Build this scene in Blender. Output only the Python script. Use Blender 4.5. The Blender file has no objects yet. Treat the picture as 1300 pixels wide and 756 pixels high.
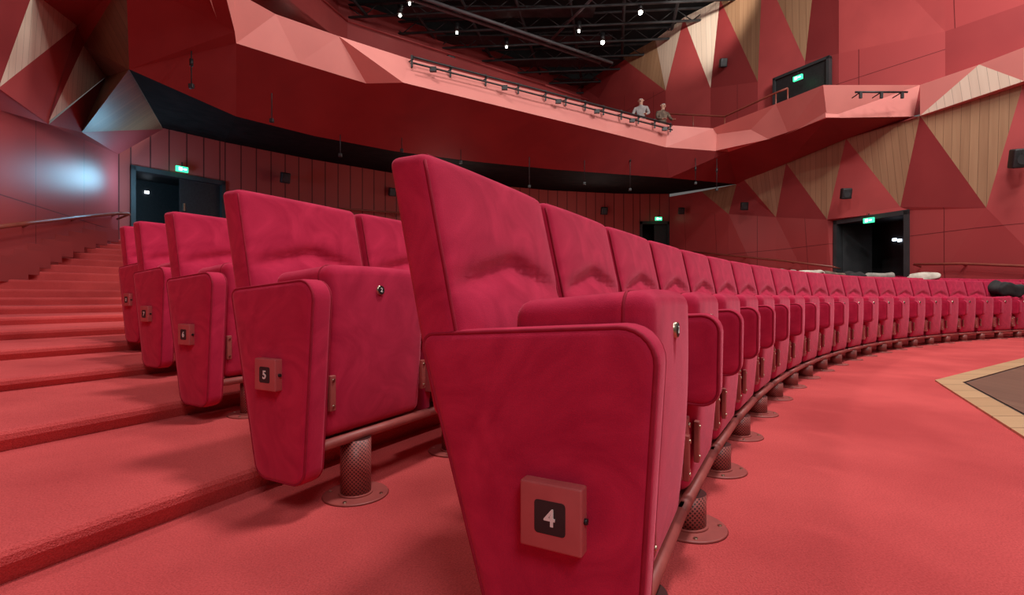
import bpy, bmesh, math, random
from mathutils import Vector, Matrix
random.seed(4)
D=bpy.data; SC=bpy.context.scene; COL=SC.collection
CAMH=0.66; F=640.0
CX,CY=13.97,-6.03            # centre of the seating circles
def sv(px,py,d):             # survey point: bearing, elevation, distance -> world metres
    return Vector(((px-650)/F*d, d, CAMH+(378-py)/F*d))
def pol(R,deg,z=0.0):
    a=math.radians(deg); return Vector((CX+R*math.cos(a),CY+R*math.sin(a),z))
# ---------------------------------------------------------------- materials
def newmat(name):
    m=D.materials.new(name); m.use_nodes=True; nt=m.node_tree
    return m,nt,nt.nodes['Principled BSDF']
def N(nt,t,**kw):
    n=nt.nodes.new(t)
    for k,v in kw.items(): setattr(n,k,v)
    return n
def math_(nt,op,a,b=None,c=None):
    n=N(nt,'ShaderNodeMath',operation=op)
    for i,v in enumerate((a,b,c)):
        if v is None: continue
        if isinstance(v,(int,float)): n.inputs[i].default_value=v
        else: nt.links.new(v,n.inputs[i])
    return n.outputs[0]
def mix(nt,fac,c1,c2):
    n=N(nt,'ShaderNodeMix',data_type='RGBA')
    if isinstance(fac,(int,float)): n.inputs[0].default_value=fac
    else: nt.links.new(fac,n.inputs[0])
    for i,c in ((6,c1),(7,c2)):
        if isinstance(c,tuple): n.inputs[i].default_value=(*c,1)
        else: nt.links.new(c,n.inputs[i])
    return n.outputs[2]
def noisy(name,c1,c2,scale,rough=0.8,bump=0.0,bscale=200,sheen=0.0,sheencol=(1,.3,.35),metal=0,detail=4,dist=0.3,bdist=0.01,spec=0.5,lo=.35,hi=.65):
    m,nt,b=newmat(name)
    tc=N(nt,'ShaderNodeTexCoord')
    no=N(nt,'ShaderNodeTexNoise'); no.inputs['Scale'].default_value=scale; no.inputs['Detail'].default_value=detail; no.inputs['Distortion'].default_value=dist
    nt.links.new(tc.outputs['Object'],no.inputs['Vector'])
    mr=N(nt,'ShaderNodeMapRange'); mr.inputs[1].default_value=lo; mr.inputs[2].default_value=hi
    nt.links.new(no.outputs[0],mr.inputs[0])
    nt.links.new(mix(nt,mr.outputs[0],c1,c2),b.inputs['Base Color'])
    b.inputs['Roughness'].default_value=rough; b.inputs['Metallic'].default_value=metal
    b.inputs['Specular IOR Level'].default_value=spec
    if sheen:
        b.inputs['Sheen Weight'].default_value=sheen; b.inputs['Sheen Tint'].default_value=(*sheencol,1); b.inputs['Sheen Roughness'].default_value=0.4
    if bump:
        n2=N(nt,'ShaderNodeTexNoise'); n2.inputs['Scale'].default_value=bscale; n2.inputs['Detail'].default_value=3
        nt.links.new(tc.outputs['Object'],n2.inputs['Vector'])
        bp=N(nt,'ShaderNodeBump'); bp.inputs['Strength'].default_value=bump; bp.inputs['Distance'].default_value=bdist
        nt.links.new(n2.outputs[0],bp.inputs['Height']); nt.links.new(bp.outputs[0],b.inputs['Normal'])
    return m
FAB=noisy('seat_velvet',(.40,.012,.050),(.55,.024,.076),5,.85,.3,520,sheen=.4,sheencol=(1,.3,.40),dist=2.6,bdist=.002,spec=.12,lo=.3,hi=.7,detail=8)
PIPE=noisy('seat_piping',(.28,.008,.030),(.34,.012,.038),30,.8,spec=.2)
METR=noisy('painted_metal_rose',(.28,.055,.05),(.34,.07,.06),20,.5)
PLAQ=noisy('plaque_rose',(.44,.085,.09),(.48,.10,.105),15,.5)
BLK=noisy('black_plastic',(.012,.012,.013),(.02,.02,.022),20,.5)
WHT=noisy('white_print',(.75,.72,.7),(.8,.78,.75),20,.6)
STEEL=noisy('screw_steel',(.45,.35,.25),(.6,.5,.38),30,.3,metal=1)
CARPET=noisy('carpet_red',(.55,.074,.076),(.74,.115,.114),1.3,.95,.8,240,sheen=.2,detail=9,bdist=.007,spec=.05,dist=.1)
def carpet_fix(m):
    nt=m.node_tree; b=nt.nodes['Principled BSDF']
    src=b.inputs['Base Color'].links[0].from_socket
    tc=N(nt,'ShaderNodeTexCoord'); n=N(nt,'ShaderNodeTexNoise'); n.inputs['Scale'].default_value=190; n.inputs['Detail'].default_value=3
    nt.links.new(tc.outputs['Object'],n.inputs['Vector'])
    mr=N(nt,'ShaderNodeMapRange'); mr.inputs[1].default_value=.3; mr.inputs[2].default_value=.6
    nt.links.new(n.outputs[0],mr.inputs[0])
    mx=N(nt,'ShaderNodeMix',data_type='RGBA',blend_type='MULTIPLY'); mx.inputs[0].default_value=1
    nt.links.new(src,mx.inputs[6]); nt.links.new(mix(nt,mr.outputs[0],(.78,.68,.68),(1,1,1)),mx.inputs[7])
    nt.links.new(mx.outputs[2],b.inputs['Base Color'])
carpet_fix(CARPET)
LIP=noisy('balcony_wall_red_lit',(.66,.225,.20),(.70,.245,.215),1.2,.55)  # wall red with the brighter light on the balcony front mixed into its colour
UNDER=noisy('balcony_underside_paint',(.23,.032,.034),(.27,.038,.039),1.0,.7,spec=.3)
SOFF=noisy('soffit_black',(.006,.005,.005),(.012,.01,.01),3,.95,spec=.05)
DARK=noisy('dark_grey_paint',(.02,.022,.024),(.03,.032,.035),3,.6)
CEIL=noisy('ceiling_black',(.004,.004,.004),(.012,.012,.013),2,.9)
TRUSS=noisy('truss_metal',(.03,.032,.035),(.06,.062,.066),3,.6,metal=.2)
RAIL=noisy('handrail_bronze',(.20,.045,.03),(.26,.06,.04),5,.4)
def wallmat(name,c1,c2,pw,ph,axis='y'):
    m,nt,b=newmat(name)
    tc=N(nt,'ShaderNodeTexCoord'); sp=N(nt,'ShaderNodeSeparateXYZ'); nt.links.new(tc.outputs['Object'],sp.inputs[0])
    def line(s,p):
        fr=math_(nt,'FRACT',math_(nt,'DIVIDE',s,p)); return math_(nt,'LESS_THAN',fr,.018/p)
    l=math_(nt,'MAXIMUM',line(sp.outputs[1],pw),line(sp.outputs[2],ph))
    no=N(nt,'ShaderNodeTexNoise'); no.inputs['Scale'].default_value=.8; nt.links.new(tc.outputs['Object'],no.inputs['Vector'])
    base=mix(nt,no.outputs[0],c1,c2)
    nt.links.new(mix(nt,l,base,(.14,.016,.018)),b.inputs['Base Color'])
    b.inputs['Roughness'].default_value=.42; b.inputs['Specular IOR Level'].default_value=.4
    return m
WALL=wallmat('wall_red',(.34,.050,.052),(.41,.061,.062),1.7,2.2)
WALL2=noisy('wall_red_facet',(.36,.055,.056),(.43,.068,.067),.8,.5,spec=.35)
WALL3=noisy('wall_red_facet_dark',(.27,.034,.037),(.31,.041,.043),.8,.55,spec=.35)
def slat():
    m,nt,b=newmat('wall_red_slats')
    uv=N(nt,'ShaderNodeUVMap'); sp=N(nt,'ShaderNodeSeparateXYZ'); nt.links.new(uv.outputs[0],sp.inputs[0])
    fr=math_(nt,'FRACT',math_(nt,'DIVIDE',sp.outputs[0],.42)); g=math_(nt,'LESS_THAN',fr,.08)
    nt.links.new(mix(nt,g,(.40,.070,.060),(.11,.017,.016)),b.inputs['Base Color'])
    b.inputs['Roughness'].default_value=.6
    return m
SLAT=slat()
def wood(name,c1,c2,plank=.14,rough=.5,ax=(1,2)):
    m,nt,b=newmat(name)
    tc=N(nt,'ShaderNodeTexCoord'); sp=N(nt,'ShaderNodeSeparateXYZ'); nt.links.new(tc.outputs['Object'],sp.inputs[0])
    u=sp.outputs[ax[0]]; v=sp.outputs[ax[1]]
    cb=N(nt,'ShaderNodeCombineXYZ'); nt.links.new(math_(nt,'MULTIPLY',u,14),cb.inputs[0]); nt.links.new(math_(nt,'MULTIPLY',v,.9),cb.inputs[1])
    pl=math_(nt,'FLOOR',math_(nt,'DIVIDE',u,plank)); nt.links.new(math_(nt,'MULTIPLY',pl,3.7),cb.inputs[2])
    no=N(nt,'ShaderNodeTexNoise'); no.inputs['Scale'].default_value=1.0; no.inputs['Detail'].default_value=6; nt.links.new(cb.outputs[0],no.inputs['Vector'])
    wn=N(nt,'ShaderNodeTexWhiteNoise',noise_dimensions='1D'); nt.links.new(pl,wn.inputs['W'])
    f=math_(nt,'ADD',math_(nt,'MULTIPLY',no.outputs[0],.7),math_(nt,'MULTIPLY',wn.outputs['Value'],.35))
    base=mix(nt,f,c1,c2)
    g=math_(nt,'LESS_THAN',math_(nt,'FRACT',math_(nt,'DIVIDE',u,plank)),.04)
    nt.links.new(mix(nt,g,base,tuple(x*.5 for x in c1)),b.inputs['Base Color'])
    b.inputs['Roughness'].default_value=rough
    return m
WOOD=wood('oak_panel',(.24,.125,.065),(.42,.25,.14),.16)
WOODL=wood('oak_panel_lit',(.66,.52,.40),(.85,.72,.58),.16)  # lit copy of the wood panels, brightness put into the colour
WOODD=wood('oak_panel_shaded',(.12,.055,.03),(.26,.13,.07),.16)  # shaded copy of the wood panels, shade put into the colour
STW=wood('stage_boards',(.09,.055,.04),(.24,.14,.09),.12,.35,ax=(0,1))
STB=wood('stage_border_oak',(.42,.24,.12),(.62,.40,.22),.25,.4,ax=(1,0))
def perf():
    m,nt,b=newmat('perforated_post')
    uv=N(nt,'ShaderNodeUVMap'); vo=N(nt,'ShaderNodeTexVoronoi'); vo.voronoi_dimensions='2D'; vo.inputs['Scale'].default_value=110; vo.inputs['Randomness'].default_value=0
    mp=N(nt,'ShaderNodeMapping'); mp.inputs['Rotation'].default_value=(0,0,.785)
    nt.links.new(uv.outputs[0],mp.inputs[0]); nt.links.new(mp.outputs[0],vo.inputs['Vector'])
    g=math_(nt,'LESS_THAN',vo.outputs['Distance'],.33)
    nt.links.new(mix(nt,g,(.34,.08,.07),(.05,.01,.01)),b.inputs['Base Color']); b.inputs['Roughness'].default_value=.45
    return m
PERF=perf()
def emis(name,c,s):
    m,nt,b=newmat(name); b.inputs['Base Color'].default_value=(*c,1)
    b.inputs['Emission Color'].default_value=(*c,1); b.inputs['Emission Strength'].default_value=s; return m
LAMPM=emis('lamp_glow',(1,.93,.8),25); GREEN=emis('exit_green',(.05,.8,.35),1.6); EXW=emis('exit_white',(.8,1,.9),3); BLUEW=emis('corridor_lamp',(.75,.85,1),6)
# ---------------------------------------------------------------- mesh tools
def rbox(bm,mn,mx,r,n=(3,3,3),deform=None,mat=0,smooth=True):
    ax=[]
    for a in range(3):
        lo,hi=mn[a],mx[a]; rr=min(r,(hi-lo)/2-1e-4)
        l=[lo,lo+.12*rr,lo+.35*rr,lo+.65*rr,lo+rr]; h=[hi-rr,hi-.65*rr,hi-.35*rr,hi-.12*rr,hi]
        k=n[a]; midp=[lo+rr+(hi-lo-2*rr)*i/k for i in range(1,k)]
        ax.append((l+midp+h,rr))
    L=[len(a[0]) for a in ax]; vs={}
    def vert(i,j,k):
        key=(i,j,k)
        if key in vs: return vs[key]
        p=Vector((ax[0][0][i],ax[1][0][j],ax[2][0][k]))
        q=Vector([min(max(p[a],mn[a]+ax[a][1]),mx[a]-ax[a][1]) for a in range(3)])
        d=p-q
        if d.length>1e-7: p=q+d.normalized()*r
        if deform: p=Vector(deform(p))
        vs[key]=bm.verts.new(p); return vs[key]
    fs=[]
    for a in range(3):
        b,c=(a+1)%3,(a+2)%3
        for side in (0,L[a]-1):
            for i in range(L[b]-1):
                for j in range(L[c]-1):
                    q=[]
                    for (u,v) in ((i,j),(i+1,j),(i+1,j+1),(i,j+1)):
                        idx=[0,0,0]; idx[a]=side; idx[b]=u; idx[c]=v; q.append(vert(*idx))
                    if side==0: q.reverse()
                    f=bm.faces.new(q); f.material_index=mat; f.smooth=smooth; fs.append(f)
    return fs
def rpoly(pts,rad,seg=6):
    out=[]; n=len(pts)
    for i in range(n):
        p=Vector(pts[i]); a=Vector(pts[i-1])-p; b=Vector(pts[(i+1)%n])-p
        r=rad[i]; an=a.angle(b); t=r/math.tan(an/2)
        a.normalize(); b.normalize(); s=p+a*t; e=p+b*t; c=p+(a+b).normalized()*(r/math.sin(an/2))
        v0=s-c; v1=e-c; tot=v0.angle_signed(v1)
        for k in range(seg+1):
            v=v0.copy(); v.rotate(Matrix.Rotation(-tot*k/seg,2)); out.append(c+v)
    return out
def offs(o,d):
    n=len(o); res=[]
    area=sum(o[i].x*o[(i+1)%n].y-o[(i+1)%n].x*o[i].y for i in range(n))
    s=1 if area>0 else -1
    for i in range(n):
        t=(o[(i+1)%n]-o[i-1]).normalized(); nrm=Vector((-t.y,t.x))*s
        res.append(o[i]+nrm*d)
    return res
def prism(bm,out,y0,y1,r,mat=0,puff=.004):
    seq=[(y0+r*(1-math.cos(math.radians(t))),r*(1-math.sin(math.radians(t)))) for t in (0,25,50,70,90)]
    sy=[(y0+y1-y,o) for y,o in reversed(seq)]
    n=len(out); cen=sum(out,Vector((0,0)))/n
    def cap(y,sgn):
        base=offs(out,r); rs=[]
        for s,dy in ((.12,.35*puff),(.45,.85*puff),(.8,puff)):
            rs.append([bm.verts.new((p.x,y+sgn*dy,p.y)) for p in [b.lerp(cen,s) for b in base]])
        return rs
    c0=cap(y0,-1)[::-1]; c1=cap(y1,1)
    rings=c0+[[bm.verts.new((p.x,y,p.y)) for p in offs(out,o)] for y,o in seq+sy]+c1
    for a,b in zip(rings[:-1],rings[1:]):
        for i in range(n):
            f=bm.faces.new((a[i],a[(i+1)%n],b[(i+1)%n],b[i])); f.material_index=mat; f.smooth=True
    for rg in (rings[0],rings[-1]):
        f=bm.faces.new(rg); f.material_index=mat; f.smooth=True
def tube(bm,pts,r,closed=False,mat=0,seg=8):
    pts=[Vector(p) for p in pts]; n=len(pts); rings=[]
    for i in range(n):
        if closed: t=pts[(i+1)%n]-pts[i-1]
        else: t=pts[min(i+1,n-1)]-pts[max(i-1,0)]
        t.normalize(); up=Vector((0,0,1)) if abs(t.z)<.95 else Vector((1,0,0))
        if closed: up=Vector((0,1,0)) if abs(t.y)<.9 else Vector((1,0,0))
        a=t.cross(up).normalized(); b=t.cross(a).normalized()
        rings.append([bm.verts.new(pts[i]+a*r*math.cos(2*math.pi*k/seg)+b*r*math.sin(2*math.pi*k/seg)) for k in range(seg)])
    m=n if closed else n-1
    for i in range(m):
        A=rings[i];B=rings[(i+1)%n]
        for k in range(seg):
            f=bm.faces.new((A[k],A[(k+1)%seg],B[(k+1)%seg],B[k])); f.material_index=mat; f.smooth=True
    if not closed:
        for rg in (rings[0],rings[-1]):
            f=bm.faces.new(rg); f.material_index=mat
def cyl(bm,c,r,z0,z1,mat=0,seg=24,uv=None,axis='z',r2=None):
    A=[];B=[]; r2=r if r2 is None else r2
    for k in range(seg):
        a=2*math.pi*k/seg
        def P(rr,h):
            if axis=='z': return (c[0]+rr*math.cos(a),c[1]+rr*math.sin(a),h)
            if axis=='x': return (h,c[0]+rr*math.cos(a),c[1]+rr*math.sin(a))
            return (c[0]+rr*math.cos(a),h,c[1]+rr*math.sin(a))
        A.append(bm.verts.new(P(r,z0)));B.append(bm.verts.new(P(r2,z1)))
    for k in range(seg):
        f=bm.faces.new((A[k],A[(k+1)%seg],B[(k+1)%seg],B[k])); f.material_index=mat; f.smooth=True
        if uv:
            w=2*math.pi*r/seg
            for lp,(u,v) in zip(f.loops,((k*w,z0),((k+1)*w,z0),((k+1)*w,z1),(k*w,z1))): lp[uv].uv=(u,v)
    for rg in (A,B):
        f=bm.faces.new(rg); f.material_index=mat
def box(bm,mn,mx,mat=0,M=None):
    v=[]
    for x in (mn[0],mx[0]):
        for y in (mn[1],mx[1]):
            for z in (mn[2],mx[2]):
                p=Vector((x,y,z)); v.append(bm.verts.new(M@p if M else p))
    for q in ((0,1,3,2),(4,6,7,5),(0,4,5,1),(2,3,7,6),(0,2,6,4),(1,5,7,3)):
        f=bm.faces.new([v[i] for i in q]); f.material_index=mat
def text(bm,s,size,M,mat):
    cu=D.curves.new('t','FONT'); cu.body=s; cu.size=size; cu.extrude=.0006; cu.align_x='CENTER'; cu.align_y='CENTER'; cu.offset=size*.02
    o=D.objects.new('t',cu); COL.objects.link(o); bpy.context.view_layer.update()
    me=D.meshes.new_from_object(o.evaluated_get(bpy.context.evaluated_depsgraph_get()))
    me.transform(M); k=len(bm.faces); bm.from_mesh(me); bm.faces.ensure_lookup_table()
    for f in bm.faces[k:]: f.material_index=mat
    D.objects.remove(o); D.meshes.remove(me)
def mesh(name,bm,mats,recalc=True):
    if recalc: bmesh.ops.recalc_face_normals(bm,faces=bm.faces)
    me=D.meshes.new(name); bm.to_mesh(me); bm.free()
    for m in mats: me.materials.append(m)
    return me
def obj(name,me,loc=(0,0,0),rz=0):
    o=D.objects.new(name,me); COL.objects.link(o); o.location=loc; o.rotation_euler=(0,0,rz); return o
# ---------------------------------------------------------------- seats
P=.555
SM=[FAB,PIPE,METR,PLAQ,BLK,WHT,STEEL,PERF]
def seat(end=None,lift=0.0,post=True,num=None,slim=False):
    bm=bmesh.new(); uv=bm.loops.layers.uv.new('UVMap')
    y0,y1=(.004 if end and not slim else .012),.549
    ym=(y0+y1)/2
    def db(p):   # backrest: lean, pillow, waist crease
        x,y,z=p
        front=(x+.45)/.10
        v=(y-ym)/(y1-y0)*2
        if front>.5:
            x+=.012*(1-v**4)*max(0,min(1,(z-.3)/.2))
            x-=.022*math.exp(-((z-.675-.06*(1-abs(v)))/.024)**2)*(1-abs(v)**4)
            x+=.022*math.exp(-((z-.60)/.06)**2)*(1-v*v)
        x-=(z-.6)*.22
        return (x,y,z)
    rbox(bm,(-.465,y0,.43),(-.368,y1,.942),.022,(2,14,28),db,0)
    for yy in (y0+.004,y1-.004):
        tube(bm,[(-.374-(z-.6)*.22,yy,z) for z in (.46,.5,.6,.7,.8,.9,.925)],.0034,False,1,6)
    tube(bm,[(-.380-(.938-.6)*.22,y,.939) for y in (y0+.02,ym,y1-.02)],.0034,False,1,6)
    # lower back shell behind the cushion
    rbox(bm,(-.345,.08,.13),(-.315,.51,.50),.01,(1,2,2),None,0)
    # cushion, folded up
    c0,c1=(.040 if (end and slim) else .082),.505; cm=(c0+c1)/2; XF=-.03; TZ=.672
    def dc(p):
        x,y,z=p; v=(y-cm)/(c1-c0)*2; f=(z-.13)/(TZ-.13)
        if x>-.14: x+=.010*(1-v**4)*math.sin(math.pi*min(max(f,0),1)); x-=.025*(1-f)**2
        else: x+=.02*(f)
        return (x,y,z+(.006*(1-v*v) if f>.9 else 0)-(.018*min(1,(-x-.05)/.2) if f>.9 and x<-.05 else 0))
    rbox(bm,(-.315,c0,.13),(XF,c1,TZ),.034,(5,8,12),dc,0)
    ol=rpoly([(c0+.004,.135),(c1-.004,.135),(c1-.004,TZ-.004),(c0+.004,TZ-.004)],[.032]*4)
    tube(bm,[(XF-.05,q.x,q.y) for q in offs(ol,-.003)],.0034,True,1,6)
    for yy in (c0+.012,c1-.012):
        rbox(bm,(XF-.012,yy-.011,.22),(XF+.002,yy+.011,.33),.003,(1,1,1),None,2)
        for zz in (.235,.315): cyl(bm,(yy,zz),.005,XF,XF+.005,6,10,axis='x')
    nz=.595
    cyl(bm,(cm-.02,nz),.016,XF-.01,XF+.010,6,20,axis='x'); cyl(bm,(cm-.02,nz),.0140,XF,XF+.0115,4,20,axis='x')
    if num: text(bm,num,.020,Matrix.Translation((XF+.0122,cm-.02,nz))@Matrix.Rotation(math.pi/2,4,'Z')@Matrix.Rotation(math.pi/2,4,'X'),5)
    # shared armrest on the far side
    ya=P+.0375; AF=.038
    ao=rpoly([(-.40,.50),(-.18,.395),(AF-.004,.385),(AF,.622),(-.40,.60)],[.03,.05,.045,.045,.02])
    prism(bm,ao,ya-.047,ya+.042,.022,0)
    tube(bm,[(q.x,ya-.041,q.y) for q in offs(ao,.005)],.0034,True,1,6)
    lo=rpoly([(-.40,.5),(-.26,.10),(-.09,.10),(-.07,.5)],[.02]*4)
    prism(bm,lo,ya-.018,ya+.018,.006,0,.001)
    rbox(bm,(-.085,ya-.022,.19),(-.045,ya+.022,.35),.004,(1,1,1),None,3)
    for zz in (.21,.33): cyl(bm,(ya,zz),.007,-.046,-.04,6,10,axis='x')
    # beam and post
    tube(bm,[(-.06,.0,.112),(-.06,P+.04,.112)],.017,False,2,10)
    box(bm,(-.20,.03,.098),(-.06,P+.04,.112),2)
    if post:
        py=.19
        cyl(bm,(-.075,py),.050,.01-lift,.10,7,28,uv)
        cyl(bm,(-.075,py),.108,-lift+.001,-lift+.006,2,40,r2=.104)
        cyl(bm,(-.075,py),.056,-lift+.005,-lift+.012,2,28)
        for k in range(4):
            a=k*math.pi/2+.4; cyl(bm,(-.075+.088*math.cos(a),py+.088*math.sin(a)),.006,-lift+.005,-lift+.009,6,10)
    if end:
        yp=-.045 if slim else 0.0
        if slim: eo=rpoly([(-.400,.600),(-.265,.005),(-.045,.005),(.0,.630)],[.030,.06,.06,.06],7)
        else: eo=rpoly([(-.462,.594),(-.295,.05),(-.035,.05),(.0,.622)],[.030,.06,.06,.06],7)
        prism(bm,eo,yp,yp+.078,.020,0,.005)
        tube(bm,[(q.x,yp+.0065,q.y) for q in offs(eo,.0055)],.0042,True,1,6)
        tube(bm,[(q.x,yp+.0715,q.y) for q in offs(eo,.0055)],.0042,True,1,6)
        cx,cz,h=(-.180,.338,.048) if slim else (-.170,.305,.054)
        rbox(bm,(cx-h,yp-.028,cz-h),(cx+h,yp,cz+h),.004,(1,1,1),None,3)
        b_=h*.50
        bo=rpoly([(cx-b_,cz-b_),(cx+b_,cz-b_),(cx+b_,cz+b_),(cx-b_,cz+b_)],[.006]*4,3)
        f=bm.faces.new([bm.verts.new((q.x,yp-.0286,q.y)) for q in bo]); f.material_index=4
        text(bm,end,h*.72,Matrix.Translation((cx,yp-.0292,cz-.001))@Matrix.Rotation(math.pi/2,4,'X'),5)
        cyl(bm,(yp-.014,cz),.005,cx+h-.001,cx+h+.005,4,12,axis='x')
    return mesh('theatre_seat_mesh',bm,SM)
rows=[(15.33,153.72,.0,'4',0),(16.35,152.62,.09,'5',.09),(17.40,151.45,.152,'6',.067),(18.43,150.45,.222,'7',.057),(19.46,149.45,.305,'8',.07)]
for ri,(R,a0,zo,lab,lift) in enumerate(rows):
    da=math.degrees(P/(R+.0)); k=0; a=a0
    endm=seat(lab,lift,True,'2',ri>0); mid=seat(lift=lift)
    while a>92:
        p=pol(R,a,zo)
        u=Vector((CX-p.x,CY-p.y)); ang=math.atan2(u.y,u.x)-math.radians(da*.5)
        obj('theatre_seat',endm if k==0 else mid,p,ang)
        a-=da; k+=1
# ---------------------------------------------------------------- floor, tiers
def lathe(name,prof,a0,a1,n,mat):
    bm=bmesh.new(); rg=[]
    for i in range(n+1):
        a=a0+(a1-a0)*i/n; rg.append([bm.verts.new(pol(R,a,z)) for R,z in prof])
    for i in range(n):
        for j in range(len(prof)-1):
            f=bm.faces.new((rg[i][j],rg[i][j+1],rg[i+1][j+1],rg[i+1][j])); f.smooth=False
    me=mesh(name,bm,[mat]); return obj(name,me)
bm=bmesh.new()
vs=[bm.verts.new(pol(16.8,a)) for a in range(0,360,3)]; bm.faces.new(vs)
obj('floor',mesh('floor',bm,[CARPET]))
Rz=[(16.75,.085),(17.72,.165),(18.76,.235),(19.78,.31),(20.75,.39),(21.8,.47),(22.85,.56),(23.9,.66),(24.9,.78)]
r=25.5;z=.78
for i in range(8): z+=.152; Rz.append((r,z)); r+=.5
prof=[(16.75,-.02)]; zc=0
for R,z in Rz:
    prof+=[(R+.012,zc),(R-.012,z-.034),(R-.012,z-.014),(R-.004,z-.003),(R+.012,z)] ; zc=z
prof.append((33,zc))
lathe('carpeted_tiers',prof,60,215,200,CARPET)
def ngon_ring(R1,R0,z,h,name,m):
    bm=bmesh.new(); A=[];B=[]
    angs=[136.8+26*k for k in range(-3,4)]
    A=[bm.verts.new(pol(R1,a,z+h)) for a in angs]; B=[bm.verts.new(pol(R0,a,z+h)) for a in angs]; Cc=[bm.verts.new(pol(R1,a,z)) for a in angs]
    for i in range(len(angs)-1):
        bm.faces.new((A[i],A[i+1],B[i+1],B[i])); bm.faces.new((Cc[i],Cc[i+1],A[i+1],A[i]))
    return obj(name,mesh(name,bm,[m]))
ngon_ring(14.60,14.44,0,.012,'stage_border',STB)
ngon_ring(14.44,14.42,0,.006,'stage_groove',BLK)
ngon_ring(14.42,6,0,.012,'stage_floor',STW)
# ---------------------------------------------------------------- walls
def t_(px): return (px-650)/F
def dR(px): return 15.009/(t_(px)+.391)
def dU(px): return 16.8/(t_(px)+.532)
def dL(px): return 4.888/(-t_(px)-.37)
def polymesh(name,pts,faces,mats):
    bm=bmesh.new(); v=[bm.verts.new(p) for p in pts]
    for f,m in faces:
        ff=bm.faces.new([v[i] for i in f]); ff.material_index=m
    return obj(name,mesh(name,bm,mats,False))
class PB:
    def __init__(s): s.p=[];s.f=[]
    def q(s,pts,m=0):
        k=len(s.p); s.p+=pts; s.f.append((list(range(k,k+len(pts))),m))
    def make(s,name,mats): 
        o=polymesh(name,s.p,s.f,mats); return o
FM=[WALL,WALL2,WALL3,WOOD,WOODL,LIP,WOODD]
def zset(p,z): q=p.copy(); q.z=z; return q
# right wall ------------------------------------------------------
T=[(850,250,1),(890,243,.995),(935,234,1),(945,229,.99),(998,207,.985),(1074,176,.985),(1168,147,.985),(1300,103,.985),(1430,58,.985)]
B=[(850,270,1),(925,272,.985),(985,276,1),(1050,279,.985),(1143,263,1.0),(1252,264,.98),(1410,262,1.0)]
tp=[sv(x,y,dR(x)*k) for x,y,k in T]; bp=[sv(x,y,dR(x)*k) for x,y,k in B]
w=PB()
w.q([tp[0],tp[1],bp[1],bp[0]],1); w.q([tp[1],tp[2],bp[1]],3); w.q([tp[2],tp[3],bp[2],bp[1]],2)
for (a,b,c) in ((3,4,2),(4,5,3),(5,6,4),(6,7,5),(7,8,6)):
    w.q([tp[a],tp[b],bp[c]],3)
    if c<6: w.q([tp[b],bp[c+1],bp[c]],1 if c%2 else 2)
def fl(px,k=1.0): 
    p=sv(px,378,dR(px)*k); p.z=0; return p
dl=sv(1060,280,dR(1060)); dr=sv(1155,280,dR(1155)); ztop=2.86
w.q([bp[0],bp[1],fl(925),fl(850)],0); w.q([bp[1],bp[2],fl(985),fl(925)],0); w.q([bp[2],bp[3],fl(1050),fl(985)],0)
dl0,dr0=zset(dl,0),zset(dr,0); dlt,drt=zset(dl,ztop),zset(dr,ztop)
w.q([bp[3],dlt,dl0,fl(1050)],0); w.q([bp[3],bp[4],drt,dlt],0)
w.q([bp[4],bp[5],fl(1252),dr0,drt],0); w.q([bp[5],bp[6],fl(1410),fl(1252)],0)
w.make('wall_right',FM)
def doorway(name,pl,pr,zb,zt,inward,leaf='none',depth=1.4,lamp=False):
    pl=Vector((pl.x,pl.y,0)); pr=Vector((pr.x,pr.y,0)); u=(pr-pl); W=u.length; u.normalize()
    M=Matrix.Translation(Vector((pl.x,pl.y,zb)))@Matrix(((u.x,inward.x,0,0),(u.y,inward.y,0,0),(0,0,1,0),(0,0,0,1)))
    H=zt-zb; bm=bmesh.new()
    for a,b in (((0,-.08,0),(.1,.2,H)),((W-.1,-.08,0),(W,.2,H)),((0,-.08,H-.1),(W,.2,H+.02)),((-.02,-.09,-.04),(W+.02,.2,0))): box(bm,a,b,0,M)
    for a,b in (((-.1,depth,0),(W+.1,depth+.05,H)),((-.1,.2,0),(0,depth,H)),((W,.2,0),(W+.1,depth,H)),((-.1,.2,H),(W+.1,depth,H+.05)),((-.1,.2,-.05),(W+.1,depth,0))): box(bm,a,b,1,M)
    if leaf!='none':
        a,b=((W*.5,.05),(W-.1,.1)) if leaf=='right' else ((.1,.05),(W*.5,.1))
        box(bm,(a[0],a[1],.01),(b[0],b[1],H-.1),1,M); box(bm,(a[0]+.08,a[1]-.04,1.0),(a[0]+.12,a[1],1.2),2,M)
        M2=M@Matrix.Translation((.12,.15,0))@Matrix.Rotation(math.radians(75),4,'Z'); box(bm,(0,0,.01),(W*.4,.05,H-.12),0,M2)
    else:
        M2=M@Matrix.Translation((.12,.15,0))@Matrix.Rotation(math.radians(72),4,'Z'); box(bm,(0,0,.01),(W*.45,.05,H-.12),0,M2)
    if lamp:
        for x,z in lamp: box(bm,(x*W,depth-.03,z*H),(x*W+.10,depth-.01,z*H+.07),3,M)
    return obj(name,mesh(name,bm,[DARK,BLK,STEEL,BLUEW])),M,W,H
nR=Vector((.93,.364))
doorway('door_1',dl,dr,.5,ztop,nR,'none',1.6,((.30,.76),(.37,.745)))
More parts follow.
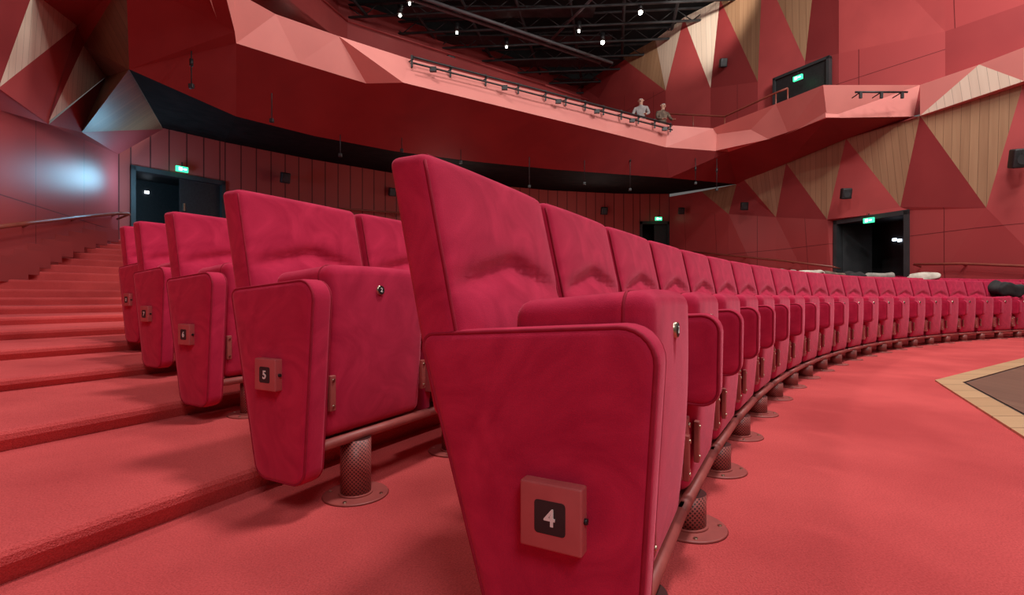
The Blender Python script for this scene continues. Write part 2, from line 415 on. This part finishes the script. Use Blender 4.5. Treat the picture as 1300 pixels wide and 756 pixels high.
def exit_sign(p,u,n,w=.34,h=.17):
    bm=bmesh.new(); n=Vector((n[0],n[1],0)).normalized(); u=Vector((u[0],u[1],0)).normalized()
    M=Matrix.Translation(p)@Matrix(((u.x,n.x,0,0),(u.y,n.y,0,0),(0,0,1,0),(0,0,0,1)))
    box(bm,(-w/2,-.03,-h/2),(w/2,.03,h/2),0,M); box(bm,(-w*.3,-.034,-h*.3),(-w*.02,-.03,h*.3),1,M); box(bm,(w*.08,-.034,-h*.12),(w*.36,-.03,h*.12),1,M)
    box(bm,(-.01,-.01,h/2),(.01,.01,h/2+.12),2,M)
    return obj('exit_sign',mesh('exit_sign',bm,[GREEN,EXW,BLK]))
exit_sign(sv(1103,280,dR(1103)*.985),(.364,-.93),nR,.26,.13)
q0=sv(1168,147,dR(1168)*.975); q1=sv(1300,103,dR(1300)*.97); q2=sv(1430,58,dR(1430)*.97)
r0=sv(1168,108,dR(1168)*.965); r1=sv(1243,82,dR(1243)*.965); r2=sv(1300,60,dR(1300)*.96); r3=sv(1430,8,dR(1430)*.96)
w=PB(); w.q([q0,r0,r1],5); w.q([q0,r1,q1],4); w.q([q1,r1,r2],5); w.q([q1,r2,r3],4); w.q([q1,r3,q2],5)
back=Vector((.6,.25,0))
for a,b in ((r0,r1),(r1,r2),(r2,r3)): w.q([a,b,b+back,a+back],5)
for a,b in ((q0,q1),(q1,q2)): w.q([a,b,b+back,a+back],5)
w.make('gallery_parapet_right',FM)
# upper right wall --------------------------------------------------
HC=11.2
def up(px,k=1.0): p=sv(px,0,dU(px)*k); p.z=HC; return p
tx=[738,790,832,868,914,968,1040,1065,1200,1430]; tk=[1,.99,1,.985,1,.985,1,.99,.99,1]
tu=[up(x,k) for x,k in zip(tx,tk)]
bu=[sv(x,y,dU(x)*k) for x,y,k in ((760,125,1),(845,115,.985),(902,112,1),(962,104,.985),(1022,78,1),(1065,68,.985))]
w=PB()
w.q([tu[0],tu[1],bu[0]],2); w.q([tu[1],bu[1],bu[0]],1); w.q([tu[1],tu[2],bu[1]],3); w.q([tu[2],tu[3],bu[1]],4)
w.q([tu[3],bu[2],bu[1]],1); w.q([tu[3],tu[4],bu[2]],4); w.q([tu[4],bu[3],bu[2]],2); w.q([tu[4],tu[5],bu[3]],3)
w.q([tu[5],bu[4],bu[3]],1); w.q([tu[5],tu[6],bu[4]],3); w.q([tu[6],tu[7],bu[5],bu[4]],2)
zz=5.2
bl=[zset(p,zz) for p in bu]
w.q([tu[0],bu[0],bl[0],zset(tu[0],zz)],0)
for i in range(5): w.q([bu[i],bu[i+1],bl[i+1],bl[i]],1 if i%2 else 0)
m1=sv(1200,40,dU(1200)); m2=sv(1430,-40,dU(1430))
w.q([tu[7],tu[8],m1,bu[5]],1); w.q([tu[8],tu[9],m2,m1],0)
w.q([bu[5],m1,zset(m1,zz),bl[5]],0); w.q([m1,m2,zset(m2,zz),zset(m1,zz)],2)
w.make('wall_upper_right',FM)
bm=bmesh.new()
a=sv(985,112,dU(985)*.975); b=sv(1050,80,dU(1050)*.975)
u=Vector((b.x-a.x,b.y-a.y,0)); Wd=u.length; u.normalize(); n=Vector((-u.y,u.x,0))
M=Matrix.Translation(Vector((a.x,a.y,5.4)))@Matrix(((u.x,n.x,0,0),(u.y,n.y,0,0),(0,0,1,0),(0,0,0,1)))
box(bm,(0,0,0),(Wd,.06,1.95),1,M); box(bm,(-.08,-.05,0),(0,.1,2.02),0,M); box(bm,(Wd,-.05,0),(Wd+.08,.1,2.02),0,M); box(bm,(-.08,-.05,1.95),(Wd+.08,.1,2.03),0,M)
obj('door_2',mesh('door_2',bm,[DARK,BLK]))
exit_sign(sv(1013,99,dU(1013)*.95),u,n,.26,.13)
# left wall ----------------------------------------------------------
w=PB()
def L(px,py,k=1.0): return sv(px,py,dL(px)*k)
def Lf(px): p=L(px,378); p.z=0; return p
near=Vector((-4.2,-1.5,0)); 
w.q([Lf(150),Lf(0),L(0,140),L(62,158),L(150,195)],0)
n0=zset(near,0); n1=zset(near,4.0); n2=zset(near,9)
w.q([Lf(0),n0,n1,L(0,140)],0)
w.q([L(0,140),L(62,158,.97),L(0,112,.96)],1)
w.q([L(-2,112,.95),L(42,-10,.93),L(0,-8,.93)],2)
w.q([L(-2,112,.95),L(98,33,.94),L(42,-10,.93)],4)
w.q([L(-2,112,.95),L(62,158,.97),L(98,33,.94)],1)
w.q([L(62,154,.965),L(134,98,.94),L(106,58,.94)],4)
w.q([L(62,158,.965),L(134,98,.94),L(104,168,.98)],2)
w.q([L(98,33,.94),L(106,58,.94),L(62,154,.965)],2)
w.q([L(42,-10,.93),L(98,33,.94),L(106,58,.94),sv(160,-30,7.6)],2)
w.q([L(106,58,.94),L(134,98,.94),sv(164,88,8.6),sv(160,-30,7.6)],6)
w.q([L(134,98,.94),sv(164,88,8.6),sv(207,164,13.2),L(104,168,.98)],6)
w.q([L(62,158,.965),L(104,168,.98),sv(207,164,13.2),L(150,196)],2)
w.q([L(0,140),L(0,30,.93),n2,n1],1)
w.make('wall_left',FM)
def ribbon(bm,pts,uvl,mat,z0,z1):
    s=0
    for a,b in zip(pts[:-1],pts[1:]):
        d=(Vector((b[0],b[1]))-Vector((a[0],a[1]))).length
        v=[bm.verts.new((a[0],a[1],z0)),bm.verts.new((b[0],b[1],z0)),bm.verts.new((b[0],b[1],z1)),bm.verts.new((a[0],a[1],z1))]
        f=bm.faces.new(v); f.material_index=mat
        for lp,(uu,vv) in zip(f.loops,((s,z0),(s+d,z0),(s+d,z1),(s,z1))): lp[uvl].uv=(uu,vv)
        s+=d
def bw(px,d): return (t_(px)*d,d)
bwp=[bw(150,12.3),bw(165,12.6),bw(285,14.4),bw(390,16.1),bw(500,18),bw(600,19.6),bw(700,20.9),bw(780,21.5),bw(812,21.6),bw(850,21.6)]
bm=bmesh.new(); uvl=bm.loops.layers.uv.new('UVMap')
ribbon(bm,bwp[:2],uvl,0,0,5.1); ribbon(bm,bwp[1:3],uvl,0,3.95,5.1); ribbon(bm,bwp[2:9],uvl,0,0,5.1); ribbon(bm,bwp[8:],uvl,0,3.9,5.1)
obj('wall_back',mesh('wall_back',bm,[SLAT],False))
def vv(p): return Vector((p[0],p[1],0))
u=(vv(bwp[2])-vv(bwp[1])).normalized(); n=Vector((-u.y,u.x))
doorway('door_3',vv(bwp[1]),vv(bwp[2]),2.0,3.95,n,'right',1.6,((.36,.82),))
exit_sign(sv(231,215,13.3),u,n,.28,.14)
u=(vv(bwp[9])-vv(bwp[8])).normalized(); n=Vector((-u.y,u.x))
doorway('door_4',vv(bwp[8]),vv(bwp[9]),1.8,3.9,n,'right',1.4,None)
exit_sign(sv(836,278,21.2),u,n,.28,.14)
# ---------------------------------------------------------------- balcony
S=[sv(160,-30,7.0),sv(164,88,8.3),sv(300,148,10.4),sv(400,173,11.6),sv(500,192,12.9),sv(600,205,13.8),sv(700,215,14.7),sv(780,221,15.2),sv(850,226,15.9),sv(935,234,17.9),sv(1000,207,dR(1000)*.98),sv(1075,176,dR(1075)*.98),sv(1167,148,dR(1167)*.98)]
Lo=[sv(250,-150,6.0),sv(298,40,8.6),sv(300,55,9.0),sv(380,80,9.8),sv(465,106,10.65),sv(512,105,10.6),sv(680,146,12.5),sv(770,168,13.85),sv(845,187,15.1),sv(925,193,15.7),sv(1000,168,13.9),sv(1050,150,12.75),sv(1160,148,12.5)]
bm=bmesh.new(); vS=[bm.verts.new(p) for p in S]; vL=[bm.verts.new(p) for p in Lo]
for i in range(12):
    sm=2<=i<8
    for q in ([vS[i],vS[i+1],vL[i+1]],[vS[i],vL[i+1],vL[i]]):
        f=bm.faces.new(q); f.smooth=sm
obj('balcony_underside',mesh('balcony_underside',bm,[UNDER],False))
Up=[sv(240,-170,5.6),sv(296,-12,8.64),sv(350,18,9.3),sv(430,46,10.07),sv(520,75,11.07),sv(680,116,12.85),sv(770,139,14.05),sv(848,159,15.2),sv(905,163,15.5),sv(985,132,13.9),sv(1045,108,12.4),sv(1168,108,12.4)]
LoF=[Lo[0],Lo[2],Lo[3],Lo[4],Lo[5],Lo[6],Lo[7],Lo[8],Lo[9],Lo[10],Lo[11],Lo[12]]
w=PB()
for i in range(11):
    if i==3: w.q([LoF[3],LoF[4],Up[3]],0); w.q([LoF[4],Up[4],Up[3]],0)
    else: w.q([LoF[i],LoF[i+1],Up[i+1]],0); w.q([LoF[i],Up[i+1],Up[i]],0)
def outw(p,d): v=Vector((p.x-CX,p.y-CY,0)).normalized()*d; return p+v
inner=[outw(p,.35) for p in Up[:9]]+[Up[9]+Vector((.3,.3,0)),Up[10]+Vector((.25,.3,0)),Up[11]+Vector((.1,.35,0))]
for i in range(11):
    w.q([Up[i],Up[i+1],inner[i+1],inner[i]],0)
    w.q([inner[i],inner[i+1],zset(inner[i+1],5.2),zset(inner[i],5.2)],0)
w.make('balcony_front',[LIP])
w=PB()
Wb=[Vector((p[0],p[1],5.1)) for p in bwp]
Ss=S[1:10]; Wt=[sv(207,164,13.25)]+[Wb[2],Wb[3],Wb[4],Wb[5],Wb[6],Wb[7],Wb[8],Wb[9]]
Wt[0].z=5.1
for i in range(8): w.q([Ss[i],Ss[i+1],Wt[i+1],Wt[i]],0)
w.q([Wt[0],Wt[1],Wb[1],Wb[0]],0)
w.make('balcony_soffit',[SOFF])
ub=[(-6.5,10.5),(-7.4,14),(-6.2,18),(-1.66,21.3),(1.2,23.4),(3.5,25.2)]
w=PB()
fi=[zset(p,5.22) for p in inner]
ubv=[Vector((x,y,5.6)) for x,y in ub]
seq=[fi[1],fi[3],fi[4],fi[5],fi[6],fi[8]]
for i in range(5): w.q([seq[i],seq[i+1],ubv[i+1],ubv[i]],0)
w.q([fi[8],fi[9],Vector((9,16,5.6)),ubv[5]],0); w.q([fi[9],fi[10],fi[11],Vector((9.5,14.2,5.5)),Vector((9,16,5.6))],0)
w.make('balcony_floor',[CARPET])
bm=bmesh.new(); uvl=bm.loops.layers.uv.new('UVMap'); ribbon(bm,ub,uvl,0,5.2,HC+.2)
obj('wall_upper_back',mesh('wall_upper_back',bm,[WALL2],False))
ub2=[(x*.93+.3,y*.93) for x,y in ub[1:]]
bm=bmesh.new(); uvl=bm.loops.layers.uv.new('UVMap'); ribbon(bm,ub2,uvl,0,9.0,9.75)
for a,b in zip(ub2[:-1],ub2[1:]):
    tube(bm,[(a[0],a[1],9.85),(b[0],b[1],9.85)],.04,False,0)
obj('upper_gallery_parapet',mesh('upper_gallery_parapet',bm,[WALL2]))
bm=bmesh.new(); box(bm,(-14,-2,HC+.6),(16,30,HC+.8),0)
obj('ceiling',mesh('ceiling',bm,[CEIL]))
bm=bmesh.new()
for i in range(9):
    y=16+i*1.25; x0,x1=-9,9
    for dz in (0,.45): tube(bm,[(x0,y,HC-.4+dz),(x1,y-1.5,HC-.4+dz)],.045,False,0,6)
    for k in range(30):
        f=k/30; g=(k+1)/30
        tube(bm,[(x0+(x1-x0)*f,y-1.5*f,HC-.4+.45*(k%2)),(x0+(x1-x0)*g,y-1.5*g,HC+.05-.45*(k%2))],.02,False,0,5)
for i in range(9):
    x=-8+i*1.9; tube(bm,[(x,15,HC-.1),(x+2.2,26,HC-.1)],.06,False,0,6)
for i in range(4):
    y=18+i*2; box(bm,(-4+i,y,HC-.15),(3+i,y+.7,HC-.1),0)
for dx in (0,.5):
    a=sv(500,-8,16.2); b=sv(762,80,21); tube(bm,[a+Vector((dx,0,.0)),b+Vector((dx,0,0))],.06,False,1,8)
tube(bm,[sv(700,50,20),sv(760,-10,17)],.05,False,1,6)
obj('lighting_truss',mesh('lighting_truss',bm,[TRUSS,noisy('pipe_grey',(.12,.12,.13),(.17,.17,.18),4,.5)]))
bm=bmesh.new()
LP=((508,20,17),(580,42,18.5),(643,60,20),(765,54,19),(813,16,17.5),(520,5,17),(965,2,17),(400,2,16),(735,40,18.5))
for px,py,d in LP:
    p=sv(px,py,d); bmesh.ops.create_icosphere(bm,subdivisions=2,radius=.042 if py not in(54,16) else .075,matrix=Matrix.Translation(p))
for px,py,d in LP:
    p=sv(px,py,d); cyl(bm,(p.x,p.y),.09,p.z+.04,p.z+.35,1,12)
obj('ceiling_spotlights',mesh('ceiling_spotlights',bm,[LAMPM,BLK]))
# ---------------------------------------------------------------- rails
def rail(name,pts,r,mat,br=None,bl=.12,step=1):
    bm=bmesh.new(); tube(bm,pts,r,False,0)
    if br is not None:
        for p in pts[::step]: tube(bm,[Vector(p),Vector(p)+br],r*.7,False,0,6)
    return obj(name,mesh(name,bm,[mat]))
bm=bmesh.new(); N_=22; pts=[];pts2=[]
for i in range(N_+1):
    f=i/N_
    seg=f*3; k=min(int(seg),2); g=seg-k
    a=Up[4+k].lerp(Up[5+k],g); b=LoF[4+k].lerp(LoF[5+k],g)
    c=a.lerp(b,.12); inw=Vector((CX-c.x,CY-c.y,0)).normalized()
    pts.append(c+inw*.16+Vector((0,0,.05))); pts2.append(a.lerp(b,.32)+inw*.22)
    if i%2==0:
        box(bm,(-.02,-.02,-.16),(.02,.02,.1),0,Matrix.Translation(c+inw*.12)); tube(bm,[c,c+inw*.2],.015,False,0,5)
    if i%4==1: 
        box(bm,(-.07,-.04,-.08),(.07,.04,.02),0,Matrix.Translation(pts2[-1]))
tube(bm,pts,.025,False,0); tube(bm,pts2,.02,False,0)
obj('lighting_bar',mesh('lighting_bar',bm,[BLK]))
bm=bmesh.new(); a=sv(1086,117,12.0); b=sv(1152,117,12.0); tube(bm,[a,b],.025)
for f in (.1,.5,.9): 
    p=a.lerp(b,f); tube(bm,[p,p+Vector((0,.3,-.02))],.014); box(bm,(-.03,-.02,-.15),(.03,.02,0),0,Matrix.Translation(p))
obj('lighting_bar',mesh('lighting_bar',bm,[BLK]))
rail('handrail',[L(-30,292,.97),L(40,283,.97),L(100,276,.97),L(150,271,.97),sv(165,272,11.6)],.035,RAIL,Vector((-.3,0,-.12)))
rail('handrail',[sv(x,y,dR(x)*.975) for x,y in ((880,320),(940,326),(1000,332),(1058,339))],.03,RAIL,Vector((.25,.1,-.05)))
rail('handrail',[sv(x,y,dR(x)*.975) for x,y in ((1160,336),(1220,335),(1300,338),(1400,342))],.03,RAIL,Vector((.25,.1,-.05)))
rail('handrail',[sv(836,144,17.5),sv(880,146,17),sv(920,148,16.2),sv(985,118,14.6),sv(1000,112,14.3)],.03,RAIL,Vector((0,0,-.6)))
rail('handrail',[sv(290,254,14.2),sv(390,262,15.8),sv(500,270,17.6),sv(600,275,19.2)],.03,RAIL,Vector((0,.3,-.1)))
bm=bmesh.new()
for i in range(9):
    px=5+i*16; p=L(px,0,.985); z=.9+i*.125; box(bm,(-.05,-.35,z),(.03,.35,z+.28),0,Matrix.Translation(Vector((p.x,p.y,0))))
obj('trim_1',mesh('trim_1',bm,[WALL3]))
# ---------------------------------------------------------------- speakers, hanging microphones
def speaker(p,s=.28):
    bm=bmesh.new(); rbox(bm,(-s/2,-s*.4,-s*.6),(s/2,s*.4,s*.6),.03,(1,1,1)); cyl(bm,(0,-.02),s*.33,-s*.42,-s*.4,1,20,axis='y'); cyl(bm,(0,s*.35),s*.14,-s*.42,-s*.4,1,16,axis='y')
    box(bm,(-.03,s*.3,-.03),(.03,s*.3+.25,.03),0)
    o=obj('wall_speaker',mesh('wall_speaker',bm,[BLK,DARK]),p); o.rotation_euler=(.25,0,math.atan2(p.y-0,p.x-6)-math.pi/2)
for px,py,d,s in ((362,226,15.2,.26),(498,244,17.6,.24),(767,268,20.8,.26),(1074,246,13.7,.24),(945,262,16.9,.22),(1296,201,10.3,.32),(918,80,17.4,.24),(605,258,19,.2),(572,77,19.5,.3),(865,268,20,.22)):
    speaker(sv(px,py,d),s)
for px,y0,y1,d in ((243,75,108,8.6),(345,103,152,10.2),(510,142,190,12.4),(585,160,205,13.2),(672,176,236,14.0),(742,190,232,14.6),(432,158,196,11.8),(883,212,232,15.6),(910,214,240,15.6),(800,200,240,15.0)):
    a=sv(px,y0,d); b=sv(px,y1,d); bm=bmesh.new(); a.z+=.3
    cyl(bm,(0,0),.010,b.z-a.z,0,0,8); cyl(bm,(0,0),.03,-.42,-.3,0,10); rbox(bm,(-.04,-.03,b.z-a.z-.06),(.04,.03,b.z-a.z+.02),.01,(1,1,1))
    obj('hanging_microphone',mesh('hanging_microphone',bm,[BLK]),a)
# ---------------------------------------------------------------- coats / bags on the far rows
def lump(name,p,sx,sy,sz,mat,seed):
    rnd=random.Random(seed); ph=[rnd.uniform(0,6) for _ in range(4)]
    bm=bmesh.new()
    def df(q):
        k=1+.18*math.sin(q.x*14+ph[0])*math.cos(q.y*11+ph[1])
        return (q.x*k,q.y*(1+.15*math.sin(q.z*20+ph[2])),q.z*(1+.3*math.sin(q.x*9+ph[3]))+.02*math.sin(q.y*25))
    rbox(bm,(-sx/2,-sy/2,-sz/2),(sx/2,sy/2,sz/2),min(sz*.45,.08),(8,8,4),df)
    o=obj(name,mesh(name,bm,[mat]),p); o.rotation_euler=(0,rnd.uniform(-.15,.15),rnd.uniform(0,3)); return o
CO=[noisy('coat_brown',(.09,.06,.045),(.2,.14,.1),9,.9),noisy('coat_black',(.01,.01,.012),(.03,.03,.03),9,.9),noisy('coat_cream',(.4,.34,.28),(.6,.54,.46),9,.9),noisy('coat_grey',(.2,.19,.17),(.34,.31,.27),9,.9)]
i=0
for R,a,z,ci in ((17.9,122,1.11,0),(17.9,119.5,1.11,3),(17.9,117,1.11,2),(17.9,115,1.11,0),(17.9,112.5,1.11,1),(17.9,110,1.11,3),(18.93,126,1.18,0),(18.93,129,1.18,3),(18.93,132,1.18,0),(18.93,121,1.18,3),(16.86,111,1.05,2)):
    lump('folded_coat',pol(R,a,z),.5,.34,.12,CO[ci],i); i+=1
lump('shoulder_bag',pol(15.55,111.6,.80),.40,.32,.26,CO[1],77)
# ---------------------------------------------------------------- two people standing behind the balcony front
def person(p,rz,shirt,trou,hair,skin):
    J=[((0,0,.95),.15),((0,.0,1.15),.135),((0,-.05,1.38),.165),((0,-.07,1.5),.06),((0,-.09,1.56),.058),((0,-.10,1.66),.098),((0,-.10,1.74),.085),
       ((.19,-.05,1.42),.065),((.27,-.15,1.18),.05),((.2,-.38,1.06),.038),((.17,-.45,1.05),.032),
       ((-.19,-.05,1.42),.065),((-.27,-.15,1.18),.05),((-.2,-.38,1.06),.038),((-.17,-.45,1.05),.032),
       ((.1,.02,.88),.095),((.11,-.02,.5),.065),((.11,.04,.09),.045),((.12,-.1,.04),.04),
       ((-.1,.02,.88),.095),((-.11,-.02,.5),.065),((-.11,.04,.09),.045),((-.12,-.1,.04),.04)]
    E=[(0,1),(1,2),(2,3),(3,4),(4,5),(5,6),(2,7),(7,8),(8,9),(9,10),(2,11),(11,12),(12,13),(13,14),(0,15),(15,16),(16,17),(17,18),(0,19),(19,20),(20,21),(21,22)]
    k=len(J)
    for s,h in ((1,10),(-1,14)):
        base=Vector(J[h][0])
        for q in range(5):
            dx=(-.03+.015*q)*s; ln=(.05,.075,.085,.08,.065)[q]
            if q==0: dx=-.045*s
            J.append((tuple(base+Vector((dx,-.03,0))),.012)); J.append((tuple(base+Vector((dx*1.2,-.03-ln,-.015))),.009))
            E+= [(h,k),(k,k+1)]; k+=2
    me=D.meshes.new('person'); me.from_pydata([j[0] for j in J],E,[]); o=D.objects.new('person',me); COL.objects.link(o)
    sk=o.modifiers.new('s','SKIN'); 
    for v,(c,r) in zip(me.skin_vertices[0].data,J): v.radius=(r,r)
    me.skin_vertices[0].data[0].use_root=True
    o.modifiers.new('u','SUBSURF').levels=2
    bpy.context.view_layer.update()
    me2=D.meshes.new_from_object(o.evaluated_get(bpy.context.evaluated_depsgraph_get()))
    bm=bmesh.new(); bm.from_mesh(me2)
    for f in bm.faces:
        c=f.calc_center_median(); f.smooth=True
        f.material_index=0 if c.z>1.51 else (1 if c.z>.92 else 2)
        if c.y<-.40 and c.z<1.15 and c.z>.9: f.material_index=0
        if c.z>1.70 or (c.z>1.58 and c.y>-.09): f.material_index=3
        if c.z<.1: f.material_index=4
    bmesh.ops.create_icosphere(bm,subdivisions=1,radius=.016,matrix=Matrix.Translation((0,-.2,1.655)))
    for s in (1,-1): bmesh.ops.create_icosphere(bm,subdivisions=1,radius=.02,matrix=Matrix.Translation((s*.095,-.09,1.66)))
    bm.faces.ensure_lookup_table(); n1=len(bm.faces)
    for s in (1,-1): bmesh.ops.create_icosphere(bm,subdivisions=1,radius=.011,matrix=Matrix.Translation((s*.035,-.187,1.68)))
    box(bm,(-.025,-.195,1.612),(.025,-.18,1.62),4)
    bm.faces.ensure_lookup_table()
    for f in bm.faces[n1:]: f.material_index=4
    D.objects.remove(o); m3=mesh('person',bm,[skin,shirt,trou,hair,BLK],False)
    o=obj('person',m3,p,rz); o.scale=(.9,.9,.86); return o
SK=noisy('skin',(.5,.28,.2),(.58,.34,.25),9,.6); HG=noisy('grey_hair',(.3,.28,.28),(.45,.43,.42),30,.8)
SH1=noisy('shirt_grey',(.28,.25,.25),(.36,.33,.32),8,.9)
p1=sv(814,140,15.45); p1.z=5.23; p2=sv(840,140,15.85); p2.z=5.23
person(p1,-.35,SH1,CO[1],HG,SK); person(p2,.25,CO[0],CO[1],HG,SK)
# ---------------------------------------------------------------- light
def area(name,loc,target,size,e,c=(1,.95,.9)):
    l=D.lights.new(name,'AREA'); l.shape='DISK'; l.size=size; l.energy=e; l.color=c
    o=D.objects.new(name,l); COL.objects.link(o); o.location=loc
    o.rotation_euler=(Vector(target)-Vector(loc)).to_track_quat('-Z','Y').to_euler(); return o
area('fill_light',(2.6,2.0,10.8),(2.6,3,0),1.4,720,(1,.95,.92))
area('fill_light',(9,7,10.8),(8,10,2),3,560)
area('fill_light',(-2.5,7,10.8),(-2.5,6.5,0),1.2,330)
area('fill_light',(2,-5,7.5),(1,3,.5),3,290)  # unseen fill added behind the camera to brighten the near seats
area('fill_light',(8,4,10),(4,18,7),2,500)
def spot(loc,target,e,ang,c=(1,.9,.8),size=.2):
    l=D.lights.new('spot','SPOT'); l.energy=e; l.spot_size=math.radians(ang); l.spot_blend=.6; l.color=c; l.shadow_soft_size=size
    o=D.objects.new('wall_washer',l); COL.objects.link(o); o.location=loc
    o.rotation_euler=(Vector(target)-Vector(loc)).to_track_quat('-Z','Y').to_euler()
spot((5.5,14,10.6),(7.2,18.2,11),900,60)
def point(loc,e,c,s=.15,sp=1):
    l=D.lights.new('lamp','POINT'); l.energy=e; l.color=c; l.shadow_soft_size=s; l.specular_factor=sp
    o=D.objects.new('lamp_and_fill',l); COL.objects.link(o); o.location=loc
point((-8.55,11.9,3.4),80,(.30,.72,1),.3)
point((-2,15,3.6),44,(1,.85,.75),.5,0); point((3,18,3.6),44,(1,.85,.75),.5,0)  # unseen fills added under the balcony to brighten the back wall
wd=D.worlds.new('world'); SC.world=wd; wd.use_nodes=True
wd.node_tree.nodes['Background'].inputs[0].default_value=(1,.93,.9,1); wd.node_tree.nodes['Background'].inputs[1].default_value=.13
# ---------------------------------------------------------------- camera
cam=D.cameras.new('camera'); cam.sensor_width=36; cam.lens=36*F/1300; cam.clip_start=.02
co=D.objects.new('camera',cam); COL.objects.link(co); co.location=(0,0,CAMH); co.rotation_euler=(math.pi/2,0,0); SC.camera=co
SC.view_settings.view_transform='Standard'
